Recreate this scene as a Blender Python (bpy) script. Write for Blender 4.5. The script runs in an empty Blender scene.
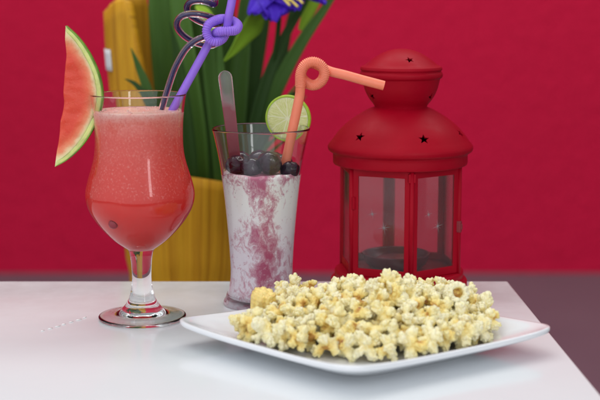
import bpy, bmesh, math, random
from mathutils import Vector, Matrix, Euler, noise
R = math.radians
random.seed(11)
S = bpy.context.scene
COL = S.collection

# ------------------------------------------------------------------ camera, light, exposure
F = 1318.0                      # focal length measured in photo pixels (photo 600 wide)
CAM_H = 0.29                    # height above the table top
PITCH = math.atan(210 / F)
cam_d = bpy.data.cameras.new('camera'); cam = bpy.data.objects.new('camera', cam_d); COL.objects.link(cam)
cam.location = (0, 0, CAM_H); cam.rotation_euler = (math.pi / 2 - PITCH, 0, 0)
cam_d.sensor_width = 36; cam_d.lens = 36 * F / 600
cam_d.clip_start = 0.02; cam_d.clip_end = 100
cam_d.dof.use_dof = True; cam_d.dof.focus_distance = 1.175; cam_d.dof.aperture_fstop = 6.0
S.camera = cam

W = bpy.data.worlds.new('World'); S.world = W; W.use_nodes = True
# soft daylight that comes mostly from the open side of the room in front of the table (-Y)
wn = W.node_tree; wb = wn.nodes['Background']
wt = wn.nodes.new('ShaderNodeTexCoord'); wx = wn.nodes.new('ShaderNodeVectorMath'); wx.operation = 'DOT_PRODUCT'; wx.inputs[1].default_value = (0.42, 0.90, 0.0); wr = wn.nodes.new('ShaderNodeMapRange')
wn.links.new(wt.outputs['Generated'], wx.inputs[0]); wn.links.new(wx.outputs['Value'], wr.inputs[0])
wr.interpolation_type = 'SMOOTHSTEP'
for k_, v_ in enumerate((0.35, -0.95, 0.30, 1.32)): wr.inputs[k_ + 1].default_value = v_
wn.links.new(wr.outputs[0], wb.inputs[1])
wb.inputs[0].default_value = (0.93, 0.965, 1.0, 1)

def area(name, loc, target, sx, sy, power, color=(1, 1, 1)):
    d = bpy.data.lights.new(name, 'AREA'); d.shape = 'RECTANGLE'; d.size = sx; d.size_y = sy
    d.energy = power; d.color = color
    o = bpy.data.objects.new(name, d); COL.objects.link(o); o.location = loc
    o.rotation_euler = (Vector(target) - Vector(loc)).to_track_quat('-Z', 'Y').to_euler()
    return o
area('ceiling_softbox', (-0.5, 0.9, 2.3), (0, 1.15, 0), 1.6, 1.6, 11, (1.0, 0.99, 0.97))
area('narrow_window_light', (0.95, -0.75, 0.95), (-0.05, 1.15, 0.1), 0.22, 0.9, 4.5, (1.0, 1.0, 1.0))
area('wall_fill_light', (0.3, 2.3, 2.6), (0.3, 4.6, 0.2), 3.6, 1.2, 97, (1.0, 0.97, 0.94))  # added fill lamp out of view, aimed at the back wall to brighten it

S.view_settings.view_transform = 'Standard'; S.view_settings.look = 'None'
S.view_settings.exposure = 0.0; S.view_settings.gamma = 1.0
cy = S.cycles
cy.max_bounces = 20; cy.transmission_bounces = 18; cy.transparent_max_bounces = 16; cy.glossy_bounces = 6; cy.diffuse_bounces = 4
cy.caustics_refractive = True; cy.caustics_reflective = True; cy.blur_glossy = 0.4
cy.sample_clamp_indirect = 6.0
cy.use_denoising = True
try: cy.denoiser = 'OPENIMAGEDENOISE'
except Exception: pass

# ------------------------------------------------------------------ helpers
def ray(u, v):
    x = (u - 300) / F; y = (200 - v) / F
    c, s = math.cos(PITCH), math.sin(PITCH)
    return Vector((x, c + y * s, -s + y * c))
def at(u, v, Y):                # point at distance Y in front of the camera
    r = ray(u, v); return Vector((0, 0, CAM_H)) + r * (Y / r.y)
def onz(u, v, z=0.0):           # point on a level plane
    r = ray(u, v); return Vector((0, 0, CAM_H)) + r * ((z - CAM_H) / r.z)

def link_mesh(name, me, mat=None, parent=None, smooth=True):
    o = bpy.data.objects.new(name, me); COL.objects.link(o)
    if mat is not None:
        me.materials.clear(); me.materials.append(mat)
    if smooth:
        for p in me.polygons: p.use_smooth = True
    if parent is not None: o.parent = parent
    return o
def obj(name, bm, mat=None, parent=None, smooth=True, normals=True):
    if normals: bmesh.ops.recalc_face_normals(bm, faces=bm.faces)
    me = bpy.data.meshes.new(name); bm.to_mesh(me); bm.free()
    return link_mesh(name, me, mat, parent, smooth)
def tag(o, label=None, cat=None, group=None, kind=None):
    if label: o['label'] = label
    if cat: o['category'] = cat
    if group: o['group'] = group
    if kind: o['kind'] = kind
    return o
def thing(name, label, cat, loc=(0, 0, 0), rz=0, group=None):
    o = bpy.data.objects.new(name, None); COL.objects.link(o)
    o.empty_display_size = 0.02
    o.location = loc; o.rotation_euler = (0, 0, rz)
    return tag(o, label, cat, group)
def bevel(o, w, seg=3, angle=30):
    m = o.modifiers.new('bevel', 'BEVEL'); m.width = w; m.segments = seg; m.limit_method = 'ANGLE'; m.angle_limit = R(angle)
    m.harden_normals = False
    return o
def box(bm, x0, x1, y0, y1, z0, z1, M=None):
    vs = [bm.verts.new((x, y, z)) for z in (z0, z1) for x, y in ((x0, y0), (x1, y0), (x1, y1), (x0, y1))]
    if M is not None:
        for v in vs: v.co = M @ v.co
    for f in ((3, 2, 1, 0), (4, 5, 6, 7), (0, 1, 5, 4), (1, 2, 6, 5), (2, 3, 7, 6), (3, 0, 4, 7)):
        bm.faces.new([vs[i] for i in f])
def lathe(bm, prof, seg=96, closed=False):
    """prof: list of (r, z); r == 0 gives a pole"""
    rings = []
    for r, z in prof:
        if r < 1e-7: rings.append([bm.verts.new((0, 0, z))])
        else: rings.append([bm.verts.new((r * math.cos(2 * math.pi * k / seg), r * math.sin(2 * math.pi * k / seg), z)) for k in range(seg)])
    n = len(rings)
    for i in range(n if closed else n - 1):
        a, b = rings[i], rings[(i + 1) % n]
        for k in range(seg):
            l = (k + 1) % seg
            if len(a) == 1 and len(b) == 1: continue
            if len(a) == 1: bm.faces.new((a[0], b[l], b[k]))
            elif len(b) == 1: bm.faces.new((a[k], a[l], b[0]))
            else: bm.faces.new((a[k], a[l], b[l], b[k]))
def spline(pts, n=8, closed=False):
    """Catmull-Rom through tuples of any length"""
    P = [tuple(p) for p in pts]; out = []; m = len(P)
    for i in range(m if closed else m - 1):
        if closed: p0, p1, p2, p3 = P[(i - 1) % m], P[i], P[(i + 1) % m], P[(i + 2) % m]
        else: p0, p1, p2, p3 = P[max(i - 1, 0)], P[i], P[i + 1], P[min(i + 2, m - 1)]
        for k in range(n):
            t = k / n
            out.append(tuple(0.5 * ((2 * b) + (c - a) * t + (2 * a - 5 * b + 4 * c - d) * t * t + (3 * b - a - 3 * c + d) * t ** 3)
                             for a, b, c, d in zip(p0, p1, p2, p3)))
    if not closed: out.append(P[-1])
    return out
def resample(pts, step):
    P = [Vector(p) for p in pts]; out = [P[0].copy()]; acc = 0.0
    for a, b in zip(P, P[1:]):
        L = (b - a).length
        if L < 1e-9: continue
        d = step - acc
        while d <= L:
            out.append(a.lerp(b, d / L)); d += step
        acc = L - (d - step)
    if (out[-1] - P[-1]).length > step * 0.3: out.append(P[-1].copy())
    return out
def tube(bm, pts, rad, seg=14, caps=True, flat=None):
    """sweep a circle along points with parallel transport; rad is a number or a function of (index, n)"""
    P = [Vector(p) for p in pts]; n = len(P); rings = []
    t = (P[1] - P[0]).normalized()
    nrm = t.orthogonal().normalized()
    for i in range(n):
        t2 = (P[min(i + 1, n - 1)] - P[max(i - 1, 0)]).normalized()
        q = t.rotation_difference(t2); nrm = (q @ nrm); nrm = (nrm - t2 * nrm.dot(t2)).normalized(); t = t2
        b = t.cross(nrm); r = rad(i, n) if callable(rad) else rad
        rings.append([bm.verts.new(P[i] + (nrm * math.cos(2 * math.pi * k / seg) + b * math.sin(2 * math.pi * k / seg)) * r) for k in range(seg)])
    for a, b in zip(rings, rings[1:]):
        for k in range(seg):
            l = (k + 1) % seg; bm.faces.new((a[k], a[l], b[l], b[k]))
    if caps:
        bm.faces.new(rings[0][::-1]); bm.faces.new(rings[-1])
    return rings
def straw_wall(bm, pts, rad, thick=0.0004, seg=20):
    """an open tube with a real wall and an open top end"""
    a = tube(bm, pts, rad, seg, caps=False)
    f = (lambda i, n: rad(i, n) - thick) if callable(rad) else rad - thick
    b = tube(bm, pts, f, seg, caps=False)
    for ra, rb in ((a[0], b[0]), (a[-1], b[-1])):
        for k in range(seg):
            l = (k + 1) % seg; bm.faces.new((ra[k], ra[l], rb[l], rb[k]))

# ------------------------------------------------------------------ materials
def new_mat(name):
    m = bpy.data.materials.new(name); m.use_nodes = True
    nt = m.node_tree; return m, nt, nt.nodes['Principled BSDF']
def nd(nt, t, **kw):
    n = nt.nodes.new(t)
    for k, v in kw.items():
        if k in n.inputs: n.inputs[k].default_value = v
        else: setattr(n, k, v)
    return n
def ramp(nt, fac, stops, interp='LINEAR'):
    r = nt.nodes.new('ShaderNodeValToRGB'); r.color_ramp.interpolation = interp
    e = r.color_ramp.elements
    while len(e) < len(stops): e.new(0.5)
    for el, (p, c) in zip(e, stops):
        el.position = p; el.color = (*c, 1) if len(c) == 3 else c
    nt.links.new(fac, r.inputs[0]); return r
def mixc(nt, fac, a, b, mode='MIX'):
    m = nt.nodes.new('ShaderNodeMix'); m.data_type = 'RGBA'; m.blend_type = mode
    for sock, val in ((m.inputs[0], fac), (m.inputs[6], a), (m.inputs[7], b)):
        if hasattr(val, 'is_linked'): nt.links.new(val, sock)
        elif isinstance(val, (int, float)): sock.default_value = val
        else: sock.default_value = (*val, 1)
    return m.outputs[2]
def math_n(nt, op, a, b=0.0, c=0.0, clamp=False):
    m = nt.nodes.new('ShaderNodeMath'); m.operation = op; m.use_clamp = clamp
    for i, v in enumerate((a, b, c)):
        if hasattr(v, 'is_linked'): nt.links.new(v, m.inputs[i])
        else: m.inputs[i].default_value = v
    return m.outputs[0]
def maprange(nt, v, a, b, c=0.0, d=1.0):
    m = nt.nodes.new('ShaderNodeMapRange'); nt.links.new(v, m.inputs[0])
    for i, x in enumerate((a, b, c, d)): m.inputs[i + 1].default_value = x
    return m.outputs[0]
def objcoord(nt, scale=(1, 1, 1)):
    tc = nt.nodes.new('ShaderNodeTexCoord'); mp = nt.nodes.new('ShaderNodeMapping'); mp.inputs['Scale'].default_value = scale
    nt.links.new(tc.outputs['Object'], mp.inputs[0]); return mp.outputs[0]
def noise_n(nt, vec, scale, detail=3, rough=0.5, dist=0.0):
    n = nt.nodes.new('ShaderNodeTexNoise'); n.inputs['Scale'].default_value = scale
    n.inputs['Detail'].default_value = detail; n.inputs['Roughness'].default_value = rough; n.inputs['Distortion'].default_value = dist
    if vec is not None: nt.links.new(vec, n.inputs['Vector'])
    return n.outputs['Fac']
def bump(nt, b, h, strength, dist):
    n = nt.nodes.new('ShaderNodeBump'); n.inputs['Strength'].default_value = strength; n.inputs['Distance'].default_value = dist
    nt.links.new(h, n.inputs['Height']); nt.links.new(n.outputs[0], b.inputs['Normal'])
def setp(b, **kw):
    names = {'color': 'Base Color', 'rough': 'Roughness', 'metal': 'Metallic', 'ior': 'IOR', 'trans': 'Transmission Weight',
             'sss': 'Subsurface Weight', 'sssr': 'Subsurface Radius', 'ssss': 'Subsurface Scale', 'coat': 'Coat Weight', 'coatr': 'Coat Roughness',
             'spec': 'Specular IOR Level', 'sheen': 'Sheen Weight'}
    for k, v in kw.items():
        s = b.inputs[names[k]]
        s.default_value = (*v, 1) if k == 'color' else v
def simple(name, color, rough=0.5, var=0.08, vscale=60.0, bumps=0.0, **kw):
    m, nt, b = new_mat(name); setp(b, color=color, rough=rough, **kw)
    v = objcoord(nt); n = noise_n(nt, v, vscale, 4)
    r = ramp(nt, n, [(0.3, tuple(c * (1 - var) for c in color)), (0.7, tuple(min(1, c * (1 + var)) for c in color))])
    nt.links.new(r.outputs[0], b.inputs['Base Color'])
    nt.links.new(maprange(nt, n, 0.3, 0.7, rough * 0.9, min(1, rough * 1.12)), b.inputs['Roughness'])
    if bumps: bump(nt, b, noise_n(nt, v, vscale * 6, 3), bumps, 0.001)
    return m
def glass_mat(name, color=(1, 1, 1), rough=0.0, ior=1.38):
    m, nt, b = new_mat(name); setp(b, color=color, rough=rough, ior=ior, trans=1.0)
    n = noise_n(nt, objcoord(nt), 90, 3)          # finger-soft smears, very faint
    nt.links.new(maprange(nt, n, 0.45, 0.8, rough, rough + 0.035), b.inputs['Roughness'])
    return m

M = {}
# wall: red painted plaster
m, nt, b = new_mat('red_painted_plaster'); v = objcoord(nt)
n = noise_n(nt, v, 1.3, 3); n2 = noise_n(nt, v, 55, 4, 0.65)
c = mixc(nt, n, (0.39, 0.0025, 0.030), (0.45, 0.0035, 0.038)); n3 = noise_n(nt, v, 11, 5, 0.7)
c = mixc(nt, maprange(nt, n2, 0.3, 0.7, 0, 0.6), c, (0.27, 0.0015, 0.018)); c = mixc(nt, maprange(nt, n3, 0.42, 0.7, 0, 0.18), c, (0.28, 0.0015, 0.02))
nt.links.new(c, b.inputs['Base Color']); setp(b, rough=0.6, spec=0.1); bump(nt, b, math_n(nt, 'ADD', n2, n3), 0.6, 0.02); M['wall'] = m
# floor
m, nt, b = new_mat('grey_floor'); v = objcoord(nt)
c = mixc(nt, noise_n(nt, v, 2.5, 4), (0.085, 0.062, 0.082), (0.115, 0.085, 0.105))
nt.links.new(c, b.inputs['Base Color']); setp(b, rough=0.45); M['floor'] = m
# table: white lacquered board
m, nt, b = new_mat('white_table_lacquer'); v = objcoord(nt)
n = noise_n(nt, v, 9, 5, 0.6); c = mixc(nt, n, (0.735, 0.765, 0.79), (0.785, 0.815, 0.84))
nt.links.new(c, b.inputs['Base Color']); nt.links.new(maprange(nt, noise_n(nt, v, 26, 5, 0.6), 0.3, 0.7, 0.10, 0.22), b.inputs['Roughness'])
setp(b, ior=1.33); bump(nt, b, noise_n(nt, v, 14, 2), 0.05, 0.004); M['table'] = m
M['table_leg'] = simple('white_table_leg', (0.7, 0.7, 0.71), 0.35)
M['mark'] = simple('white_dash_mark', (0.97, 0.97, 0.97), 0.3, 0.01)
M['glass'] = glass_mat('clear_glass', (0.985, 0.995, 0.99))
m = glass_mat('lantern_pane_glass', (0.86, 0.82, 0.83), 0.05, 1.3); setp(m.node_tree.nodes['Principled BSDF'], trans=0.975); M['pane'] = m   # slightly dusty panes
M['porcelain'] = simple('white_porcelain', (0.80, 0.81, 0.84), 0.09, 0.012, 20, coat=0.4, coatr=0.03)
# lantern
m, nt, b = new_mat('red_lantern_enamel'); v = objcoord(nt)
n = noise_n(nt, v, 30, 4); c = mixc(nt, n, (0.29, 0.0007, 0.010), (0.37, 0.0013, 0.014))
nt.links.new(c, b.inputs['Base Color']); nt.links.new(maprange(nt, noise_n(nt, v, 70, 4), 0.3, 0.7, 0.38, 0.55), b.inputs['Roughness']); setp(b, spec=0.11)
bump(nt, b, noise_n(nt, v, 420, 2), 0.12, 0.0005); M['lantern'] = m
M['lantern_inside'] = simple('dark_lantern_inside', (0.05, 0.02, 0.024), 0.6)
M['etch'] = simple('frosted_etching', (0.26, 0.23, 0.24), 0.6, 0.02)
M['cup'] = simple('maroon_candle_cup', (0.13, 0.008, 0.017), 0.35)
M['wax'] = simple('candle_wax', (0.30, 0.06, 0.07), 0.4, sss=0.3, ssss=0.003)
M['latch'] = simple('dark_red_latch', (0.2, 0.01, 0.02), 0.4)
# straws
def plastic(name, col, sss=0.25, rough=0.32): 
    return simple(name, col, rough, 0.03, 120, sss=sss, ssss=0.002, sssr=(1, 0.6, 0.5))
M['coral'] = plastic('coral_plastic', (0.95, 0.235, 0.135))
M['violet'] = plastic('violet_plastic', (0.31, 0.15, 0.76))
M['straw_glass'] = glass_mat('clear_straw_plastic', (0.96, 0.94, 0.97), 0.0, 1.46)
M['core'] = simple('dark_purple_core', (0.022, 0.008, 0.095), 0.25)
# watermelon juice
m, nt, b = new_mat('watermelon_smoothie'); v = objcoord(nt)
tc = nt.nodes.new('ShaderNodeTexCoord'); sp = nt.nodes.new('ShaderNodeSeparateXYZ'); nt.links.new(tc.outputs['Object'], sp.inputs[0])
wob = noise_n(nt, v, 35, 3); zz = math_n(nt, 'ADD', sp.outputs[2], maprange(nt, wob, 0.3, 0.7, -0.004, 0.004))
zf = maprange(nt, zz, 0.070, 0.188)
r = ramp(nt, zf, [(0.0, (0.66, 0.014, 0.011)), (0.16, (0.74, 0.020, 0.016)), (0.27, (0.79, 0.028, 0.021)), (0.42, (0.80, 0.055, 0.040)), (0.58, (0.82, 0.075, 0.055)),
                  (0.80, (0.85, 0.125, 0.095)), (0.91, (0.90, 0.27, 0.22)), (1.0, (0.92, 0.58, 0.52))])
g = noise_n(nt, v, 520, 3, 0.7)
amt = maprange(nt, zf, 0.33, 0.42, 0.05, 1.0)
lightg = math_n(nt, 'MULTIPLY', maprange(nt, g, 0.54, 0.72, 0, 0.34), amt)
darkg = math_n(nt, 'MULTIPLY', maprange(nt, g, 0.48, 0.34, 0, 0.35), amt)
c = mixc(nt, lightg, r.outputs[0], (0.92, 0.62, 0.55)); c = mixc(nt, darkg, c, (0.70, 0.06, 0.05))
nt.links.new(c, b.inputs['Base Color']); setp(b, rough=0.25, sss=0.12, sssr=(1.0, 0.25, 0.18), ssss=0.004, ior=1.33); M['juice'] = m
# berry yoghurt
m, nt, b = new_mat('berry_swirled_yoghurt'); tc = nt.nodes.new('ShaderNodeTexCoord')
sp = nt.nodes.new('ShaderNodeSeparateXYZ'); nt.links.new(tc.outputs['Object'], sp.inputs[0])
mp = nt.nodes.new('ShaderNodeMapping'); mp.inputs['Scale'].default_value = (1.25, 1.25, 0.8); nt.links.new(tc.outputs['Object'], mp.inputs[0])
sw = noise_n(nt, mp.outputs[0], 112, 6, 0.66, 0.9); fine = noise_n(nt, tc.outputs['Object'], 330, 4, 0.7, 0.8)
xo = math_n(nt, 'ADD', sp.outputs[0], maprange(nt, noise_n(nt, tc.outputs['Object'], 28, 2), 0.3, 0.7, -0.012, 0.012))
ang = math_n(nt, 'ABSOLUTE', math_n(nt, 'ADD', xo, -0.001))
stripe = maprange(nt, ang, 0.006, 0.020, 0.14, -0.11)           # swirl poured down the middle
low = maprange(nt, sp.outputs[2], 0.088, 0.040, 0.0, 0.115)      # mixed in lower down
top = maprange(nt, sp.outputs[2], 0.104, 0.121, 0.0, 0.20)
f = math_n(nt, 'ADD', math_n(nt, 'ADD', sw, stripe), math_n(nt, 'ADD', low, top))
f = math_n(nt, 'ADD', f, maprange(nt, fine, 0.3, 0.7, -0.07, 0.07))
white_c = mixc(nt, maprange(nt, sp.outputs[2], 0.10, 0.05), (0.94, 0.93, 0.91), (0.88, 0.80, 0.87))
r = ramp(nt, f, [(0.50, (0, 0, 0)), (0.575, (0.38, 0.38, 0.38)), (0.67, (0.74, 0.74, 0.74)), (0.82, (1, 1, 1))])
c = mixc(nt, r.outputs[0], white_c, (0.50, 0.085, 0.19))
c = mixc(nt, maprange(nt, noise_n(nt, tc.outputs['Object'], 700, 2), 0.71, 0.76, 0, 0.8), c, (0.07, 0.015, 0.05))
ice = math_n(nt, 'MULTIPLY', maprange(nt, fine, 0.58, 0.70, 0, 0.5), maprange(nt, sp.outputs[2], 0.09, 0.06))
c = mixc(nt, ice, c, (0.93, 0.88, 0.92))
nt.links.new(c, b.inputs['Base Color']); setp(b, rough=0.3); M['yoghurt'] = m
m, nt, b = new_mat('berry_skin'); v = objcoord(nt)
n = noise_n(nt, v, 130, 4, 0.6)
c = mixc(nt, maprange(nt, n, 0.35, 0.75), (0.006, 0.0015, 0.007), (0.040, 0.009, 0.034)); nt.links.new(c, b.inputs['Base Color'])
setp(b, rough=0.16, spec=0.35); bump(nt, b, noise_n(nt, v, 160, 3), 0.5, 0.001); M['berry'] = m
# spoon plastic
m, nt, b = new_mat('clear_spoon_plastic'); tc = nt.nodes.new('ShaderNodeTexCoord'); sp = nt.nodes.new('ShaderNodeSeparateXYZ'); nt.links.new(tc.outputs['Generated'], sp.inputs[0])
wz = math_n(nt, 'ADD', sp.outputs[2], maprange(nt, noise_n(nt, objcoord(nt), 60, 3), 0.3, 0.7, -0.06, 0.06))
r = ramp(nt, wz, [(0.0, (0.30, 0.05, 0.075)), (0.70, (0.42, 0.13, 0.16)), (0.86, (0.80, 0.72, 0.74)), (1.0, (0.9, 0.9, 0.92))])
nt.links.new(r.outputs[0], b.inputs['Base Color'])
nt.links.new(maprange(nt, wz, 0.70, 0.86, 0.45, 0.9), b.inputs['Transmission Weight']); setp(b, rough=0.16, ior=1.45); M['spoon'] = m
# lime
m, nt, b = new_mat('lime_flesh'); tc = nt.nodes.new('ShaderNodeTexCoord'); sp = nt.nodes.new('ShaderNodeSeparateXYZ'); nt.links.new(tc.outputs['Object'], sp.inputs[0])
an = math_n(nt, 'ARCTAN2', sp.outputs[2], sp.outputs[0]); rad = math_n(nt, 'SQRT', math_n(nt, 'ADD', math_n(nt, 'POWER', sp.outputs[0], 2), math_n(nt, 'POWER', sp.outputs[2], 2)))
seg = math_n(nt, 'FRACT', math_n(nt, 'ADD', math_n(nt, 'MULTIPLY', an, 9 / (2 * math.pi)), maprange(nt, noise_n(nt, objcoord(nt), 90, 2), 0.3, 0.7, 0.92, 1.10)))
dm = math_n(nt, 'MULTIPLY', math_n(nt, 'ABSOLUTE', math_n(nt, 'SUBTRACT', seg, 0.5)), math_n(nt, 'MULTIPLY', rad, 2 * math.pi / 9))
memb = maprange(nt, dm, 0.0001, 0.0007, 1, 0)
pol = nt.nodes.new('ShaderNodeCombineXYZ'); nt.links.new(math_n(nt, 'MULTIPLY', an, 9.0), pol.inputs[0]); nt.links.new(math_n(nt, 'MULTIPLY', rad, 130.0), pol.inputs[1])
fib = noise_n(nt, pol.outputs[0], 1.6, 4, 0.6, 0.5)
c = mixc(nt, maprange(nt, fib, 0.3, 0.72), (0.60, 0.66, 0.22), (0.82, 0.84, 0.48))
pith = math_n(nt, 'MAXIMUM', memb, math_n(nt, 'MAXIMUM', maprange(nt, rad, 0.0190, 0.0200), maprange(nt, rad, 0.0024, 0.0012)))
c = mixc(nt, pith, c, (0.82, 0.85, 0.58)); nt.links.new(c, b.inputs['Base Color'])
setp(b, rough=0.22, sss=0.5, sssr=(0.8, 1, 0.3), ssss=0.004); bump(nt, b, fib, 0.4, 0.0008); M['lime'] = m
M['lime_rind'] = simple('lime_rind', (0.36, 0.54, 0.04), 0.35, 0.15, 200, 0.3, sss=0.15, ssss=0.002)
# watermelon
m, nt, b = new_mat('watermelon_flesh'); at_ = nd(nt, 'ShaderNodeAttribute', attribute_name='rim'); v = objcoord(nt)
n = noise_n(nt, v, 70, 5, 0.65, 0.6); n2 = noise_n(nt, v, 420, 3, 0.7)
t = math_n(nt, 'ADD', at_.outputs['Fac'], maprange(nt, n, 0.3, 0.7, -0.10, 0.10))
r = ramp(nt, t, [(0.0, (0.76, 0.70, 0.34)), (0.16, (0.80, 0.54, 0.30)), (0.34, (0.80, 0.27, 0.13)), (0.62, (0.76, 0.13, 0.055)), (1.0, (0.70, 0.055, 0.022))])
c = mixc(nt, maprange(nt, n2, 0.58, 0.72, 0, 0.14), r.outputs[0], (0.86, 0.42, 0.30)); nt.links.new(c, b.inputs['Base Color'])
setp(b, rough=0.3, sss=0.4, sssr=(1, 0.35, 0.25), ssss=0.005); bump(nt, b, math_n(nt, 'ADD', n, n2), 0.5, 0.0012); M['melon'] = m
M['melon_pale'] = simple('watermelon_pale_rind', (0.62, 0.66, 0.22), 0.35, 0.14, 120, 0.2, sss=0.3, ssss=0.003)
M['melon_skin'] = simple('watermelon_green_skin', (0.15, 0.30, 0.03), 0.35, 0.35, 90, 0.2)
M['seed'] = simple('dark_seed', (0.22, 0.012, 0.025), 0.3)
# plants
def leaf_mat(name, a, bcol, rough=0.42):
    m, nt, b = new_mat(name); at_ = nd(nt, 'ShaderNodeAttribute', attribute_name='across'); v = objcoord(nt)
    w = nd(nt, 'ShaderNodeTexWave', wave_type='BANDS'); w.inputs['Scale'].default_value = 5.0; w.inputs['Distortion'].default_value = 0.6
    cv = nt.nodes.new('ShaderNodeCombineXYZ'); nt.links.new(at_.outputs['Fac'], cv.inputs[0]); nt.links.new(cv.outputs[0], w.inputs['Vector'])
    oi = nt.nodes.new('ShaderNodeObjectInfo')
    n = noise_n(nt, v, 14, 4)
    f = math_n(nt, 'ADD', math_n(nt, 'MULTIPLY', w.outputs['Fac'], 0.30), math_n(nt, 'ADD', math_n(nt, 'MULTIPLY', n, 0.2), math_n(nt, 'MULTIPLY', oi.outputs['Random'], 0.75)))
    c = mixc(nt, f, a, bcol); nt.links.new(c, b.inputs['Base Color']); setp(b, rough=rough, spec=0.15)
    bump(nt, b, w.outputs['Fac'], 0.25, 0.001); return m
M['leaf'] = leaf_mat('dark_green_leaf', (0.004, 0.018, 0.004), (0.062, 0.140, 0.022))
M['bright_leaf'] = leaf_mat('bright_green_leaf', (0.13, 0.26, 0.012), (0.26, 0.42, 0.03))
m, nt, b = new_mat('violet_petal'); v = objcoord(nt); at_ = nd(nt, 'ShaderNodeAttribute', attribute_name='across')
n = noise_n(nt, v, 60, 4); c = mixc(nt, n, (0.030, 0.006, 0.30), (0.085, 0.022, 0.58)); nt.links.new(c, b.inputs['Base Color']); setp(b, rough=0.5, spec=0.2); M['petal'] = m
M['stamen'] = simple('yellow_stamen', (0.75, 0.58, 0.12), 0.5)
# vase wood
m, nt, b = new_mat('varnished_yellow_wood'); tc = nt.nodes.new('ShaderNodeTexCoord'); sp = nt.nodes.new('ShaderNodeSeparateXYZ'); nt.links.new(tc.outputs['Object'], sp.inputs[0])
an = math_n(nt, 'ARCTAN2', sp.outputs[1], sp.outputs[0])
cv = nt.nodes.new('ShaderNodeCombineXYZ'); nt.links.new(math_n(nt, 'MULTIPLY', an, 7.0), cv.inputs[0]); nt.links.new(math_n(nt, 'MULTIPLY', sp.outputs[2], 1.6), cv.inputs[1])
n = noise_n(nt, cv.outputs[0], 1.5, 5, 0.6, 0.4); n2 = noise_n(nt, cv.outputs[0], 6.5, 4, 0.6, 0.3)
r = ramp(nt, n, [(0.30, (0.30, 0.125, 0.004)), (0.44, (0.49, 0.225, 0.008)), (0.60, (0.60, 0.31, 0.014)), (0.75, (0.51, 0.24, 0.010))])
c = mixc(nt, maprange(nt, n2, 0.52, 0.72, 0, 0.75), r.outputs[0], (0.26, 0.105, 0.006)); nt.links.new(c, b.inputs['Base Color'])
setp(b, rough=0.5, spec=0.2); bump(nt, b, n2, 0.3, 0.002); M['wood'] = m
M['paper'] = simple('white_paper', (0.66, 0.66, 0.68), 0.7, 0.03)
# popcorn
m, nt, b = new_mat('buttered_popcorn'); at_ = nd(nt, 'ShaderNodeAttribute', attribute_name='core'); v = objcoord(nt); oi = nt.nodes.new('ShaderNodeObjectInfo')
n = noise_n(nt, v, 150, 4, 0.6); n2 = noise_n(nt, v, 420, 3, 0.6)
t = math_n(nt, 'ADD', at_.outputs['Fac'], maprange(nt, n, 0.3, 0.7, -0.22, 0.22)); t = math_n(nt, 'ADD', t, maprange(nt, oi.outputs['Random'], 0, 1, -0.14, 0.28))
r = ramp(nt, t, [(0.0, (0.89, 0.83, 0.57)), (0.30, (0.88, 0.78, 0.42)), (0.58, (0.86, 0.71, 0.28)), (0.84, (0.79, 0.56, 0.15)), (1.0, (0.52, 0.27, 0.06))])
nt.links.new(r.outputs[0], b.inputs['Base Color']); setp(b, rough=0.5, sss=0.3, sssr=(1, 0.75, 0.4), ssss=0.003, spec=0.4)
bump(nt, b, math_n(nt, 'ADD', n, math_n(nt, 'MULTIPLY', n2, 0.5)), 0.45, 0.0012); M['popcorn'] = m
M['popcorn_yellow'] = simple('golden_popcorn', (0.86, 0.66, 0.23), 0.4, 0.18, 110, 0.12, sss=0.3, ssss=0.003)
M['hull'] = simple('toasted_hull', (0.26, 0.085, 0.02), 0.35, 0.3, 200)

# ------------------------------------------------------------------ the setting
FLOOR = -0.75
bm = bmesh.new(); box(bm, -6, 6, -2.5, 4.797, FLOOR - 0.1, FLOOR)
tag(obj('floor', bm, M['floor'], smooth=False), kind='structure')
bm = bmesh.new(); box(bm, -6, 6, 4.80, 4.95, FLOOR - 0.1, 2.6)
tag(obj('wall', bm, M['wall'], smooth=False), kind='structure')

# table
bk = onz(508, 281).y; fr = 0.84
def redge(y):                                   # right edge of the top, slightly skew to the camera
    a, c2 = onz(508, 281), onz(600, 393); return a.x + (y - a.y) * (c2.x - a.x) / (c2.y - a.y)
table = thing('table', 'glossy white table standing under the drinks, plate and lantern', 'table', (0, 0.96, FLOOR))
bm = bmesh.new(); zt = -FLOOR
pts = [(-0.62, fr - 0.96), (redge(fr), fr - 0.96), (redge(bk), bk - 0.96), (-0.62, bk - 0.96)]
lo = [bm.verts.new((x, y, zt - 0.032)) for x, y in pts]; hi = [bm.verts.new((x, y, zt)) for x, y in pts]
bm.faces.new(lo[::-1]); bm.faces.new(hi)
for i in range(4): bm.faces.new((lo[i], lo[(i + 1) % 4], hi[(i + 1) % 4], hi[i]))
bevel(obj('tabletop', bm, M['table'], table, smooth=True), 0.0025, 3)
for x in (-0.56, 0.15):
    for y in (fr - 0.96 + 0.06, bk - 0.96 - 0.06):
        bm = bmesh.new(); box(bm, x - 0.022, x + 0.022, y - 0.022, y + 0.022, 0, zt - 0.033)
        bevel(obj('leg', bm, M['table_leg'], table, smooth=False), 0.003)
bm = bmesh.new()                                # thin raised white dashes left of the glass
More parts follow.
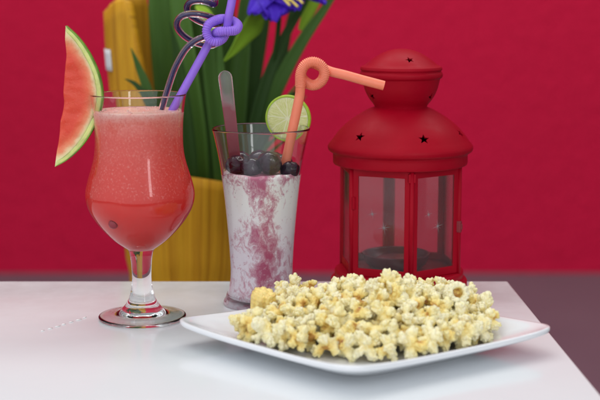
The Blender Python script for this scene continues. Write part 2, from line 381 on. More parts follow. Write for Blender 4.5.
for k in range(7):
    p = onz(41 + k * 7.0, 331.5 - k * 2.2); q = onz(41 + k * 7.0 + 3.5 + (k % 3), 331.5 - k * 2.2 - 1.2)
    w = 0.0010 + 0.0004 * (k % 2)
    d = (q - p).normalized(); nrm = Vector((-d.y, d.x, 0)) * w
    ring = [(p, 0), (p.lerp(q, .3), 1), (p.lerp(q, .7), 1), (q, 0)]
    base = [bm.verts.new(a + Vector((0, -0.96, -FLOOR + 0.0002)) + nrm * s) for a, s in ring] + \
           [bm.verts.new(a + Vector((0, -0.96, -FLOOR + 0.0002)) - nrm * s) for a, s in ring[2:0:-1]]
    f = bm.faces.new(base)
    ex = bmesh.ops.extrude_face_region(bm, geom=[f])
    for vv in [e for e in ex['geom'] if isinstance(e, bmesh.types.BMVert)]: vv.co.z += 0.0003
obj('white_dashes', bm, M['mark'], table)

# ------------------------------------------------------------------ vase and plant behind the table
VY = 1.62
vc = at(185, 200, VY); VX = vc.x; PXV = VY / F
def zv(v, Y): return at(300, v, Y).z
VTOP = zv(0, VY)
def vase_r(z):                                   # z above table level
    pts = [(FLOOR, 0.066), (-0.30, 0.066), (-0.05, 0.070), (zv(270, VY), 59 * PXV), (zv(180, VY), 66 * PXV), (zv(40, VY), 76 * PXV), (0.40, 0.097)]
    for (z0, r0), (z1, r1) in zip(pts, pts[1:]):
        if z <= z1: return r0 + (r1 - r0) * max(0, (z - z0)) / (z1 - z0)
    return pts[-1][1]
zlow, zhigh = zv(172, VY), zv(-3, VY)
def vase_top(a):
    x = math.cos(a); t = min(1, max(0, (x + 0.62) / 0.55)); s = t * t * (3 - 2 * t)
    ed = 0.016 * max(0, (-x - 0.72) / 0.28) ** 1.5
    return zhigh - ed + (zlow - zhigh) * (s ** 0.6) + 0.006 * math.sin(3 * a)
vase = thing('wooden_vase', 'tall varnished yellow wooden vase behind the table, its mouth cut on a slant', 'vase', (VX, VY, FLOOR))
bm = bmesh.new(); seg = 144; nz = 46; TH = 0.011
outer = []; inner = []
for k in range(seg):
    a = 2 * math.pi * k / seg; zt_ = vase_top(a); co, ci = [], []
    flute = 1 + 0.006 * math.sin(a * 14) + 0.004 * math.sin(a * 31 + 1)
    for i in range(nz):
        t = i / (nz - 1); t = t ** 0.75; z = FLOOR + (zt_ - FLOOR) * t
        r = vase_r(z) * flute
        co.append(bm.verts.new((r * math.cos(a), r * math.sin(a), z - FLOOR)))
        z2 = FLOOR + 0.02 + (zt_ - 0.001 - FLOOR - 0.02) * t; r2 = vase_r(z2) * flute - TH
        ci.append(bm.verts.new((r2 * math.cos(a), r2 * math.sin(a), z2 - FLOOR)))
    outer.append(co); inner.append(ci)
for k in range(seg):
    l = (k + 1) % seg
    for i in range(nz - 1):
        bm.faces.new((outer[k][i], outer[l][i], outer[l][i + 1], outer[k][i + 1]))
        bm.faces.new((inner[l][i], inner[k][i], inner[k][i + 1], inner[l][i + 1]))
    bm.faces.new((outer[k][-1], outer[l][-1], inner[l][-1], inner[k][-1]))
bm.faces.new([outer[k][0] for k in range(seg)][::-1]); bm.faces.new([inner[k][0] for k in range(seg)])
obj('body', bm, M['wood'], vase)
# blank white paper tag stuck on its left side
bm = bmesh.new(); g = []
z0, z1 = zv(69, VY), zv(48, VY)
a0 = math.pi + math.acos(min(1, (185 - 109) / 76.5)); a1 = math.pi + math.acos((185 - 119) / 76.0)
for i in range(5):
    z = z0 + (z1 - z0) * i / 4
    g.append([[bm.verts.new(((vase_r(z) * 1.008 + dr) * math.cos(a0 + (a1 - a0) * j / 8), (vase_r(z) * 1.008 + dr) * math.sin(a0 + (a1 - a0) * j / 8), z - FLOOR)) for j in range(9)] for dr in (0.0008, 0.0018)])
for i in range(4):
    for j in range(8):
        for s in (0, 1): bm.faces.new((g[i][s][j], g[i][s][j + 1], g[i + 1][s][j + 1], g[i + 1][s][j]))
for j in range(8):
    for i in (0, 4): bm.faces.new((g[i][0][j], g[i][0][j + 1], g[i][1][j + 1], g[i][1][j]))
for i in range(4):
    for j in (0, 8): bm.faces.new((g[i][0][j], g[i + 1][0][j], g[i + 1][1][j], g[i][1][j]))
obj('paper_tag', bm, M['paper'], vase)

def blade(name, pts, mat, parent, twist=0.0, fold=0.25, droop=0.0, n=10, base=None):
    """strap leaf through (u, v, Y, width_px) with a folded midrib and a real thin body"""
    P = spline([(*at(u, v, Y), w * Y / F) for u, v, Y, w in pts], n)
    bm = bmesh.new(); lay = bm.verts.layers.float.new('across'); rows = []; N = len(P)
    for i, p in enumerate(P):
        c = Vector(p[:3]); a = Vector(P[min(i + 1, N - 1)][:3]); d = Vector(P[max(i - 1, 0)][:3]); t = (a - d).normalized()
        side = t.cross(Vector((math.sin(twist), -math.cos(twist), 0.0))).normalized(); nrm = side.cross(t).normalized()
        w = max(p[3], 0.0006) / 2; row = []
        for s in (-1, -0.5, 0, 0.5, 1):
            q = c + side * (s * w) + nrm * (fold * w * (abs(s) ** 1.3)) - parent.location
            vv = bm.verts.new(q); vv[lay] = s; row.append(vv)
        rows.append(row)
    for a, c2 in zip(rows, rows[1:]):
        for k in range(4): bm.faces.new((a[k], a[k + 1], c2[k + 1], c2[k]))
    o = obj(name, bm, mat, parent)
    m_ = o.modifiers.new('thickness', 'SOLIDIFY'); m_.thickness = 0.0006; m_.offset = 0
    return o
plant = thing('leafy_plant', 'dark green strap leaved plant growing out of the slant cut wooden vase', 'plant', (VX, VY, zlow - 0.12))
LV = [  # (points), bright?
    ([(178, 235, 1.62, 16), (172, 150, 1.60, 30), (165, 70, 1.60, 34), (160, 0, 1.61, 31), (158, -50, 1.62, 16), (156, -90, 1.62, 2)], 0, 0.1),
    ([(205, 235, 1.60, 14), (200, 150, 1.57, 26), (190, 80, 1.56, 31), (181, 10, 1.57, 28), (172, -60, 1.58, 15), (166, -100, 1.58, 2)], 0, -0.2),
    ([(180, 235, 1.57, 8), (168, 165, 1.52, 18), (149, 95, 1.515, 14), (138, 66, 1.52, 8), (131, 48, 1.525, 1)], 0, 0.2),
    ([(175, 230, 1.56, 8), (160, 130, 1.51, 11), (146, 98, 1.51, 10), (135, 84, 1.515, 6), (125, 79, 1.52, 1)], 0, 0.3),
    ([(222, 235, 1.58, 12), (218, 150, 1.56, 22), (210, 70, 1.56, 25), (206, 0, 1.57, 22), (203, -70, 1.57, 3)], 0, 0.35),
    ([(212, 235, 1.64, 18), (214, 150, 1.66, 34), (216, 60, 1.66, 40), (214, -20, 1.66, 34), (212, -90, 1.66, 4)], 0, 0.0),
    ([(235, 235, 1.60, 12), (236, 150, 1.60, 26), (240, 80, 1.61, 28), (246, 10, 1.62, 20), (252, -50, 1.62, 2)], 0, -0.2),
    ([(225, 235, 1.66, 15), (234, 150, 1.69, 30), (248, 70, 1.70, 28), (262, 0, 1.71, 20), (272, -40, 1.71, 2)], 0, 0.1),
    ([(238, 235, 1.58, 10), (248, 160, 1.57, 17), (262, 95, 1.57, 17), (283, 40, 1.58, 13), (303, 5, 1.59, 9), (322, -25, 1.60, 1)], 0, 0.15),
    ([(240, 235, 1.62, 10), (254, 150, 1.62, 16), (274, 95, 1.62, 15), (300, 45, 1.63, 12), (325, 8, 1.64, 8), (345, -20, 1.64, 1)], 0, -0.1),
    ([(236, 230, 1.55, 9), (246, 170, 1.53, 13), (262, 135, 1.52, 11), (283, 105, 1.51, 7), (304, 84, 1.51, 1)], 0, 0.3),
    ([(238, 235, 1.65, 10), (252, 170, 1.66, 15), (268, 132, 1.67, 12), (286, 112, 1.68, 8), (306, 96, 1.68, 1)], 0, 0.0),
    ([(236, 230, 1.60, 8), (244, 185, 1.58, 12), (258, 150, 1.57, 11), (278, 124, 1.56, 7), (300, 108, 1.56, 1)], 0, 0.25),
    ([(232, 232, 1.56, 9), (232, 170, 1.54, 16), (226, 110, 1.53, 15), (221, 60, 1.53, 10), (219, 20, 1.53, 1)], 0, -0.3),
    ([(196, 235, 1.58, 9), (192, 175, 1.55, 17), (186, 120, 1.54, 18), (178, 62, 1.54, 13), (170, 22, 1.54, 1)], 0, 0.3),
    ([(200, 235, 1.66, 15), (196, 150, 1.69, 34), (188, 60, 1.70, 38), (184, -20, 1.70, 30), (182, -80, 1.70, 3)], 0, 0.0),
    ([(190, 235, 1.68, 15), (182, 150, 1.70, 30), (172, 60, 1.70, 36), (168, -20, 1.70, 30), (165, -80, 1.70, 3)], 0, 0.1),
    ([(230, 235, 1.66, 10), (262, 150, 1.70, 12), (278, 80, 1.72, 10), (290, 20, 1.73, 7), (300, -20, 1.73, 1)], 0, 0.1),
    ([(262, 16, 1.56, 10), (254, 22, 1.55, 23), (243, 35, 1.53, 19), (233, 50, 1.51, 10), (224, 61, 1.50, 2)], 1, 0.5),
    ([(300, 30, 1.61, 4), (308, 12, 1.61, 12), (316, -6, 1.61, 13), (322, -25, 1.61, 4)], 1, 0.1),
    ([(196, 6, 1.56, 3), (205, 14, 1.55, 12), (212, 30, 1.55, 12), (215, 46, 1.55, 2)], 1, 0.1),
]
for pts, br, tw in LV:
    wf = 1.0 if br or min(p[2] for p in pts) > 1.6 else 0.74
    o = blade('leaf', [(a_, b_, c_, w_ * wf) for a_, b_, c_, w_ in pts], M['bright_leaf' if br else 'leaf'], plant, tw * 1.6, fold=0.32)
    if br: o['label'] = 'bright yellowish green leaf under the flower'
for k, (u0, v0, u1, v1, Y) in enumerate([(262, 150, 298, 92, 1.6), (258, 158, 303, 118, 1.6), (266, 128, 301, 80, 1.58), (255, 166, 296, 138, 1.57), (270, 115, 305, 102, 1.64), (262, 140, 307, 128, 1.63)]):
    blade('leaf', [(u0 - 14, v0 + 34, Y, 4), (u0, v0, Y, 5), ((u0 + u1) / 2, (v0 + v1) / 2 - 2, Y, 4), (u1, v1, Y, 1)], M['leaf'], plant, 0.1)
# iris flower, mostly above the frame
fc = at(280, -14, 1.54)
flower = thing('iris_flower', 'violet blue flower with ruffled drooping petals at the top of the plant', 'flower', fc)
def petal(d1, d2, length, width, sag, seed):
    d1 = Vector(d1).normalized(); n_ = Vector(d2).normalized(); side = d1.cross(n_).normalized(); n_ = side.cross(d1)
    bm = bmesh.new(); lay = bm.verts.layers.float.new('across'); rows = []
    for i in range(17):
        t = i / 16; w = width * (0.18 + 0.95 * math.sin(math.pi * min(1, t ** 0.8 * 0.86 + 0.05))) * (1 if t < .95 else .75); row = []
        for j in range(13):
            s = j / 6 - 1
            q = d1 * (length * t * (1 - .1 * s * s)) + side * (w * s) + n_ * (-sag * t * t + 0.006 * math.sin(s * 7 + seed + t * 5) * t * abs(s) + 0.004 * s * s)
            vv = bm.verts.new(q); vv[lay] = s; row.append(vv)
        rows.append(row)
    for a, c2 in zip(rows, rows[1:]):
        for k in range(12): bm.faces.new((a[k], a[k + 1], c2[k + 1], c2[k]))
    o = obj('petal', bm, M['petal'], flower); m_ = o.modifiers.new('thickness', 'SOLIDIFY'); m_.thickness = 0.0008
for a in (((-.75, -.6, -.45), (0, -.5, 1), .052, .017, .012, 0), ((-.15, -1, -.62), (0, -.6, 1), .050, .020, .016, 2), ((.9, -.45, -.13), (0, -.3, 1), .060, .019, .012, 4),
          ((-.3, .6, .5), (0, 0, 1), .05, .018, .01, 1), ((.5, .7, .3), (0, 0, 1), .05, .018, .01, 3), ((0, -.3, 1), (0, -1, .3), .05, .017, .01, 5), ((-.45, -.9, -.75), (0, -.5, 1), .047, .016, .012, 6), ((.5, -.85, -.42), (0, -.5, 1), .046, .019, .010, 8)):
    petal(*a)
bm = bmesh.new()
for k in range(5):
    a = k * 1.256; tube(bm, spline([(0, 0, 0), (0.006 * math.cos(a), -0.014, 0.006 * math.sin(a)), (0.018 + 0.008 * math.cos(a), -0.048, -0.019 + 0.004 * math.sin(a))], 6), 0.0014, 8)
obj('stamen', bm, M['stamen'], flower)
bm = bmesh.new(); tube(bm, spline([Vector((0, 0, 0)), at(277, 40, 1.57) - fc, at(262, 110, 1.59) - fc, at(240, 200, 1.61) - fc, at(232, 240, 1.62) - fc], 8), 0.003, 10)
obj('stem', bm, M['leaf'], flower)

# ------------------------------------------------------------------ red lantern
lc = onz(398.5, 289.5); LX, LY = lc.x, lc.y
def lz(v): return at(398.5, v, LY).z
K = (at(399.5, 200, LY) - at(398.5, 200, LY)).x      # metres per photo pixel at the lantern
lantern = thing('lantern', 'red metal lantern with glass panes and star shaped holes in its domed top', 'lantern', (LX, LY, 0))
def shell(prof, th, seg=128):
    out = prof; inn = [(max(r - th, 0) if r > 1e-6 else 0, z - (th if r < 0.02 else th * 0.45)) for r, z in prof]
    return out, inn
def prof_px(rows, n=6):
    return [(max(r, 0) * K, lz(v)) for r, v in spline(rows, n)]
def star_cut(o, spots, size):
    """real star shaped holes: spots = (angle, z, radial, tilt)"""
    bm = bmesh.new()
    for a, z, r, tilt in spots:
        Mx = Matrix.Translation((r * math.cos(a), r * math.sin(a), z)) @ Matrix.Rotation(a, 4, 'Z') @ Matrix.Rotation(-tilt, 4, 'Y')
        rot = random.uniform(0, 1.2)
        lo, hi = [], []
        for k in range(10):
            q = size * (1 if k % 2 == 0 else 0.42); t = math.pi * k / 5 + rot
            lo.append(bm.verts.new(Mx @ Vector((-0.010, q * math.cos(t), q * math.sin(t))))); hi.append(bm.verts.new(Mx @ Vector((0.010, q * math.cos(t), q * math.sin(t)))))
        bm.faces.new(lo[::-1]); bm.faces.new(hi)
        for k in range(10): bm.faces.new((lo[k], lo[(k + 1) % 10], hi[(k + 1) % 10], hi[k]))
    bmesh.ops.recalc_face_normals(bm, faces=bm.faces)
    me = bpy.data.meshes.new('star_cutter'); bm.to_mesh(me); bm.free(); c = bpy.data.objects.new('star_cutter', me); COL.objects.link(c)
    par = o.parent; o.parent = None
    md = o.modifiers.new('stars', 'BOOLEAN'); md.operation = 'DIFFERENCE'; md.object = c; md.solver = 'EXACT'
    bpy.context.view_layer.update()
    dg = bpy.context.evaluated_depsgraph_get(); me2 = bpy.data.meshes.new_from_object(o.evaluated_get(dg))
    o.modifiers.clear(); o.data = me2; o.parent = par
    bpy.data.objects.remove(c)
    for p in o.data.polygons: p.use_smooth = True
    try: o.data.set_sharp_from_angle(angle=R(35))
    except Exception: pass
# cap: dome, lip and bowl in one spun shell
capr = [(0, 48.6), (8, 49.2), (18, 52.5), (28, 58.5), (35.5, 64.5)]
lip = [(39.6, 66.6), (40.4, 69.0), (39.2, 71.0), (40.8, 73.2), (40.6, 76.5), (38.4, 78.6)]
bowl = [(37.6, 82), (35.5, 90), (31.5, 98), (26.6, 104.5), (25.2, 108.5)]
outp = prof_px(capr, 5) + prof_px(lip, 4) + prof_px(bowl, 5)
inn = [(max(r - 0.0014, 0) if i else 0, z - (0.0014 if z > lz(66) else 0.0)) for i, (r, z) in enumerate(outp)]
bm = bmesh.new(); lathe(bm, outp + inn[::-1], 128)
capo = obj('cap', bm, M['lantern'], lantern)
def xang(dx, r, back=False):                       # angle on the front where the screen offset is dx px
    a = -math.pi / 2 + math.asin(max(-1, min(1, dx / r))); return a
st = [(xang(6.5, 30) + k * 2 * math.pi / 3, lz(57.8), 28.2 * K, R(52)) for k in range(3)]
st += [(xang(28.0, 33) + k * 2 * math.pi / 3, lz(95.5), 33.0 * K, R(-25)) for k in range(3)]
star_cut(capo, st, 0.0046)
domer = [(25.6, 106.5), (33, 109.6), (43, 115.5), (53, 122.8), (61, 130.8), (67.5, 139.5)]
domel = [(71.2, 144.0), (72.0, 146.6), (71.0, 149.8), (67.6, 152.0)]
skirt = [(66.8, 153.5), (66.6, 161.8), (65.0, 163.6)]
outp = prof_px(domer, 5) + prof_px(domel, 4) + prof_px(skirt, 4)
inn = [(r - 0.0014, z - (0.0009 if z > lz(140) else 0.0)) for r, z in outp]
bm = bmesh.new(); lathe(bm, outp + inn[::-1], 128, closed=True)
domeo = obj('dome', bm, M['lantern'], lantern)
sa = xang(18, 62.8)
st = [(sa + k * math.pi / 3 * 1.0, lz(132.5), 62.2 * K, R(38)) for k in range(6)]
st[1] = (xang(58.5, 62.8), lz(130.5), 62.0 * K, R(38)); st[5] = (xang(-43, 62.8), lz(131.5), 62.2 * K, R(38))
star_cut(domeo, st, 0.0056)
# ceiling plate of the cabin, dark inside
bm = bmesh.new(); lathe(bm, [(0, lz(160.5)), (64.5 * K, lz(160.5)), (64.5 * K, lz(163.0)), (0, lz(163.0))], 96)
obj('cabin_ceiling', bm, M['lantern'], lantern, smooth=False)
# stepped base
base = [(60, 267.5), (63.5, 268.2), (64.6, 270.5), (64.4, 274.5), (65.5, 276.3), (68.0, 277.6), (68.6, 280), (68.4, 287.5), (67.2, 290.0)]
bp = [(r * K, max(lz(v), 0.0)) for r, v in spline(base, 4)]
bp[-1] = (bp[-1][0], 0.0)
z_floor = bp[0][1]
bm = bmesh.new(); lathe(bm, [(0, z_floor)] + bp + [(0, 0)], 128)
obj('base', bm, M['lantern'], lantern)
# hexagonal cabin: six framed panes
RH = 62.5 * K; ph = -math.pi / 2 + R(6.5)
zt0, zt1 = z_floor - 0.0005, lz(163.2)
corners = [(RH * math.cos(ph + k * math.pi / 3), RH * math.sin(ph + k * math.pi / 3)) for k in range(6)]
for k in range(6):
    (ax, ay), (bx, by) = corners[k], corners[(k + 1) % 6]
    mid = Vector(((ax + bx) / 2, (ay + by) / 2, 0)); d = Vector((bx - ax, by - ay, 0)); L = d.length; d.normalize(); nrm = Vector((d.y, -d.x, 0))
    if nrm.dot(mid) < 0: nrm = -nrm
    Mx = Matrix(((d.x, nrm.x, 0, mid.x), (d.y, nrm.y, 0, mid.y), (0, 0, 1, 0), (0, 0, 0, 1)))
    hw = L / 2 - 0.0008; t0, t1 = -0.0030, 0.0; bw = 0.0066
    z0_, z1_ = zt0 + 0.0006, zt1 - 0.0006
    bm = bmesh.new()
    ring_o = [(-hw, z0_), (hw, z0_), (hw, z1_), (-hw, z1_)]; ring_i = [(-hw + bw, z0_ + bw * 1.15), (hw - bw, z0_ + bw * 1.15), (hw - bw, z1_ - bw * 1.0), (-hw + bw, z1_ - bw * 1.0)]
    vs = {}
    for nme, ring in (('o', ring_o), ('i', ring_i)):
        for yy in (t0, t1): vs[nme, yy] = [bm.verts.new(Mx @ Vector((x, yy, z))) for x, z in ring]
    for i in range(4):
        l = (i + 1) % 4
        bm.faces.new((vs['o', t1][i], vs['o', t1][l], vs['i', t1][l], vs['i', t1][i])); bm.faces.new((vs['o', t0][i], vs['o', t0][l], vs['i', t0][l], vs['i', t0][i]))
        bm.faces.new((vs['o', t0][i], vs['o', t0][l], vs['o', t1][l], vs['o', t1][i])); bm.faces.new((vs['i', t0][i], vs['i', t0][l], vs['i', t1][l], vs['i', t1][i]))
    fr_ = bevel(obj('window_frame', bm, M['lantern'], lantern, smooth=False), 0.0006, 2)
    # pane of thin glass
    bm = bmesh.new(); box(bm, -hw + bw - 0.0008, hw - bw + 0.0008, -0.0021, -0.0009, z0_ + bw * 1.15 - 0.0008, z1_ - bw + 0.0008, Mx)
    pane = obj('pane', bm, M['pane'], fr_, smooth=False)
    # a large and a small etched star on each pane
    for sx, sv, sr in (((0.10 * hw, 219, 0.0080), (-0.30 * hw, 206.5, 0.0055)) if k in (5, 0) else ()):
        bm = bmesh.new(); zc = lz(sv)
        for q in range(8):
            a = q * math.pi / 4 + 0.2; ln = sr * (1 if q % 2 == 0 else 0.62)
            tip = Vector((sx + ln * math.cos(a), -0.0007, zc + ln * math.sin(a)))
            w = 0.0003
            c1 = Vector((sx + w * math.cos(a + 1.57), -0.0007, zc + w * math.sin(a + 1.57))); c2 = Vector((sx - w * math.cos(a + 1.57), -0.0007, zc - w * math.sin(a + 1.57)))
            up = Vector((sx, -0.0004, zc))
            A = [bm.verts.new(Mx @ x) for x in (c1, tip, c2, up)]
            bm.faces.new((A[0], A[1], A[3])); bm.faces.new((A[1], A[2], A[3])); bm.faces.new((A[0], A[2], A[1]))
        obj('etched_star', bm, M['etch'], fr_, smooth=False)
    # corner post
    px_, py_ = corners[k]; bm = bmesh.new()
    lathe(bm, [(0, zt0), (0.0023, zt0), (0.0023, zt1), (0, zt1)], 12)
    for vv in bm.verts: vv.co += Vector((px_ * 0.985, py_ * 0.985, 0))
    obj('post', bm, M['lantern'], lantern)
# latch and hinge pieces
def rot_box(name, ang, r, z, sx, sy, sz, mat):
    bm = bmesh.new(); Mx = Matrix.Translation((r * math.cos(ang), r * math.sin(ang), z)) @ Matrix.Rotation(ang, 4, 'Z')
    box(bm, -sx, sx, -sy, sy, -sz, sz, Mx); return bevel(obj(name, bm, mat, lantern, smooth=False), 0.0006, 2)
rot_box('latch', ph + math.pi / 3 - 0.02, RH * 1.0, lz(222), 0.0022, 0.0022, 0.0055, M['latch'])
rot_box('latch', ph + math.pi / 3 - 0.02, RH * 1.035, lz(222), 0.0012, 0.0011, 0.0028, M['latch'])
rot_box('hinge', ph, RH * 0.985, lz(170), 0.0016, 0.0035, 0.0042, M['lantern'])
rot_box('hinge', ph - math.pi / 3 + 0.03, RH * 0.985, lz(197), 0.0016, 0.003, 0.006, M['lantern'])
# candle cup and stub inside
zc0 = z_floor
cup_p = [(0, zc0 + 0.0003), (24 * K, zc0 + 0.0003), (30 * K, zc0 + 0.005), (33 * K, zc0 + 0.0135), (34 * K, zc0 + 0.0148), (33 * K, zc0 + 0.0152), (31.5 * K, zc0 + 0.0135), (28 * K, zc0 + 0.006), (0, zc0 + 0.004)]
cupt = thing('candle_cup', 'dark maroon candle cup standing inside the red lantern', 'candle holder', (LX - 3 * K, LY, 0))
bm = bmesh.new(); lathe(bm, cup_p, 64); obj('dish', bm, M['cup'], cupt)
bm = bmesh.new(); lathe(bm, [(0, zc0 + 0.0105), (18 * K, zc0 + 0.0105), (19 * K, zc0 + 0.009), (19 * K, zc0 + 0.0042), (0, zc0 + 0.0042)], 48); obj('wax', bm, M['wax'], cupt)

# ------------------------------------------------------------------ wine glass with watermelon smoothie
gc = onz(142.5, 318); GX, GY = gc.x, gc.y
def gz(v): return max(0.0, at(142.5, v, GY).z)
KG = (at(301, 200, GY) - at(300, 200, GY)).x
rows = [(44.0, 0.0), ]                              # outer profile, (r_px, z)
outer_foot = [(0, 0.0048), (10 * KG, 0.0045), (20 * KG, 0.0033), (27 * KG, 0.0020), (33 * KG, 0.0010), (40 * KG, 0.0002), (43.2 * KG, 0.0003), (44.2 * KG, 0.0016), (43.6 * KG, 0.0030), (40 * KG, 0.0036), (33 * KG, 0.0043), (27 * KG, 0.0055), (22 * KG, 0.0080), (17.5 * KG, 0.0122), (14.2 * KG, 0.0170), (12.4 * KG, 0.0215)]
stem_rows = [(12.2, 0.0219), (11.0, 0.0265), (10.2, 0.032), (9.8, gz(276)), (10.0, gz(268)), (10.6, gz(260)), (11.8, gz(253)), (13.4, gz(249.0))]
stem = [(r * KG, z) for r, z in stem_rows]
bowl_rows = [(18.3, 245.8), (25.3, 240.8), (31.6, 235), (38.4, 227.8), (44.2, 220.5), (48.8, 213.5), (51.8, 207.5), (54.0, 199.5), (54.2, 191), (51.8, 180), (48.4, 169), (45.4, 158), (43.9, 147), (43.6, 135), (44.0, 122), (45.2, 110), (46.6, 100), (47.6, 94.5)]
bo = [(stem[-1][0], stem[-1][1])] + [(r * KG, gz(v)) for r, v in bowl_rows]
bo = spline(bo, 5)
t = 0.0016
rim = [(bo[-1][0] - t * 0.15, bo[-1][1] + 0.0006), (bo[-1][0] - t * 0.5, bo[-1][1] + 0.0009), (bo[-1][0] - t * 0.85, bo[-1][1] + 0.0006)]
inner_rows = [(r * KG - t, gz(v)) for r, v in bowl_rows if v < 241]
inner_rows = inner_rows[::-1] + [(18.0 * KG, gz(244.0)), (11 * KG, gz(246.0)), (5 * KG, gz(246.8)), (0, gz(247.0))]
bi = spline(inner_rows, 5)
goblet = thing('cocktail_glass', 'stemmed hurricane glass on the left, holding the red watermelon smoothie', 'glass', (GX, GY, 0))
def part_lathe(name, prof, mat, parent, seg=112):
    bm = bmesh.new(); lathe(bm, prof, seg)
    o = obj(name, bm, mat, parent, normals=False); return o
ft = spline(outer_foot, 4)
ft[-1] = stem[0]
st_ = spline(stem, 5)
part_lathe('foot', ft, M['glass'], goblet); part_lathe('stem', st_, M['glass'], goblet); part_lathe('bowl', bo + rim + bi, M['glass'], goblet)
# liquid overlaps 0.2 mm into the glass so no air gap shows
juice = thing('watermelon_smoothie', 'red watermelon smoothie with pale pink foam, filling the stemmed glass', 'drink', (GX, GY, 0))
lev = gz(110.5)
jp = [(r + 0.0002 if r > 1e-6 else 0, z - 0.0002) for r, z in bi if z < lev]
jr = jp[0][0]
jprof = [(0, lev + 0.0004), (jr * 0.55, lev + 0.0003), (jr * 0.9, lev), (jr * 0.985, lev + 0.0006)] + jp
bm = bmesh.new(); lathe(bm, jprof, 112)
for vv in bm.verts:
    if vv.co.z > lev - 0.0005 and vv.co.xy.length < jr * 0.95: vv.co.z += 0.0008 * noise.noise(vv.co * 160)
obj('juice', bm, M['juice'], juice)
bm = bmesh.new()                                    # froth bubbles on top
for k in range(70):
    a = random.uniform(0, 6.28); r = jr * math.sqrt(random.uniform(0.02, 0.9)); s = random.uniform(0.0004, 0.0011)
    bmesh.ops.create_icosphere(bm, subdivisions=2, radius=s, matrix=Matrix.Translation((r * math.cos(a), r * math.sin(a), lev + s * 0.25)))
fo = obj('froth', bm, None, juice); fm = simple('pale_pink_froth', (0.72, 0.42, 0.38), 0.2, 0.08, 200, sss=0.3, ssss=0.003); fo.data.materials.append(fm)
p = at(119, 217, GY); dx = p.x - GX; rr = 52.2 * KG - t
bm = bmesh.new(); bmesh.ops.create_uvsphere(bm, u_segments=20, v_segments=12, radius=1.0)
yy = -math.sqrt(max(0, (46.8 * KG) ** 2 - dx ** 2))
for vv in bm.verts: vv.co = Vector((vv.co.x * 0.0042 + dx, vv.co.y * 0.0026 + yy + 0.0007, vv.co.z * 0.0042 + p.z))
obj('seed', bm, M['seed'], juice)
# watermelon wedge on the left rim
WY = GY - 0.004
pin = spline([(66.5, 25.5), (66.2, 40), (67.3, 55), (66.0, 70), (64.6, 90), (64.8, 105), (61.5, 122), (60.2, 138), (57.5, 152), (55.8, 166.3)], 6)
pout = spline([(66.5, 25.5), (76.5, 34.5), (86, 46.5), (94, 60.5), (100.2, 76), (103.2, 92), (102.2, 106), (97.5, 121), (89.5, 136.5), (79, 150), (67.5, 160), (55.8, 166.3)], 5)
def resn(P, n):
    L = [0]
    for a, b_ in zip(P, P[1:]): L.append(L[-1] + math.dist(a, b_))
    out = []
    for i in range(n):
        s = L[-1] * i / (n - 1); k = 0
        while k < len(L) - 2 and L[k + 1] < s: k += 1
        q = (s - L[k]) / max(1e-9, L[k + 1] - L[k]); out.append(tuple(a + (b_ - a) * q for a, b_ in zip(P[k], P[k + 1])))
    return out
NS = 64; pin = resn(pin, NS); pout = resn(pout, NS)
melon = thing('watermelon_slice', 'red watermelon slice with green rind hooked on the left rim of the stemmed glass', 'fruit slice', at(103, 95, WY))
mo = melon.location
def melon_layer(name, f0, f1, mat, th, nt_=9, attr=False, rough=0.0):
    """solid strip between the inner chord and the rind; f0, f1 give the distance (px) kept from the outer skin"""
    bm = bmesh.new(); lay = bm.verts.layers.float.new('rim'); G = []
    for side in (0, 1):
        rowsl = []
        for i in range(NS):
            a, o_ = Vector((*pin[i], 0)), Vector((*pout[i], 0)); full = (o_ - a).length
            e0, e1 = f0(full), f1(full); row = []
            for j in range(nt_):
                dist = e0 + (e1 - e0) * j / (nt_ - 1); q = o_.lerp(a, min(1, dist / max(full, 1e-6)))
                yo = (-0.5 + side) * th + 0.0016 * noise.noise(Vector((q.x * .10, q.y * .12, side * 9))) * rough
                # thinner towards the chord
                P = at(q.x, q.y, WY) - mo; P.y += yo
                vv = bm.verts.new(P); ends = min(1, min(i, NS - 1 - i) / 16.0)
                vv[lay] = min(1, max(0, (dist - 5) / 15)) * (0.25 + 0.75 * ends); row.append(vv)
            rowsl.append(row)
        G.append(rowsl)
    for s in (0, 1):
        for i in range(NS - 1):
            for j in range(nt_ - 1): bm.faces.new((G[s][i][j], G[s][i + 1][j], G[s][i + 1][j + 1], G[s][i][j + 1]))
    for i in range(NS - 1):
        for j in (0, nt_ - 1): bm.faces.new((G[0][i][j], G[0][i + 1][j], G[1][i + 1][j], G[1][i][j]))
    for j in range(nt_ - 1):
        for i in (0, NS - 1): bm.faces.new((G[0][i][j], G[0][i][j + 1], G[1][i][j + 1], G[1][i][j]))
    bmesh.ops.remove_doubles(bm, verts=bm.verts, dist=1e-6)
    return obj(name, bm, mat, melon)
melon_layer('flesh', lambda L: min(5.5, L * .8), lambda L: L, M['melon'], 0.0090, 14, rough=1.0)
rindo = melon_layer('rind', lambda L: min(1.05, L * .3), lambda L: min(5.5, L * .8), M['melon_pale'], 0.0092, 4)
melon_layer('skin', lambda L: 0.0, lambda L: min(1.05, L * .3), M['melon_skin'], 0.0093, 3)

# ------------------------------------------------------------------ straws
def corr(lo, hi, base, amp, pitch_n):
    """corrugated between arc fractions lo and hi"""
    def f(i, n):
        t = i / (n - 1)
        if lo < t < hi: return base + amp * (0.4 + math.sin((t - lo) / (hi - lo) * pitch_n * 2 * math.pi))
        return base
    return f
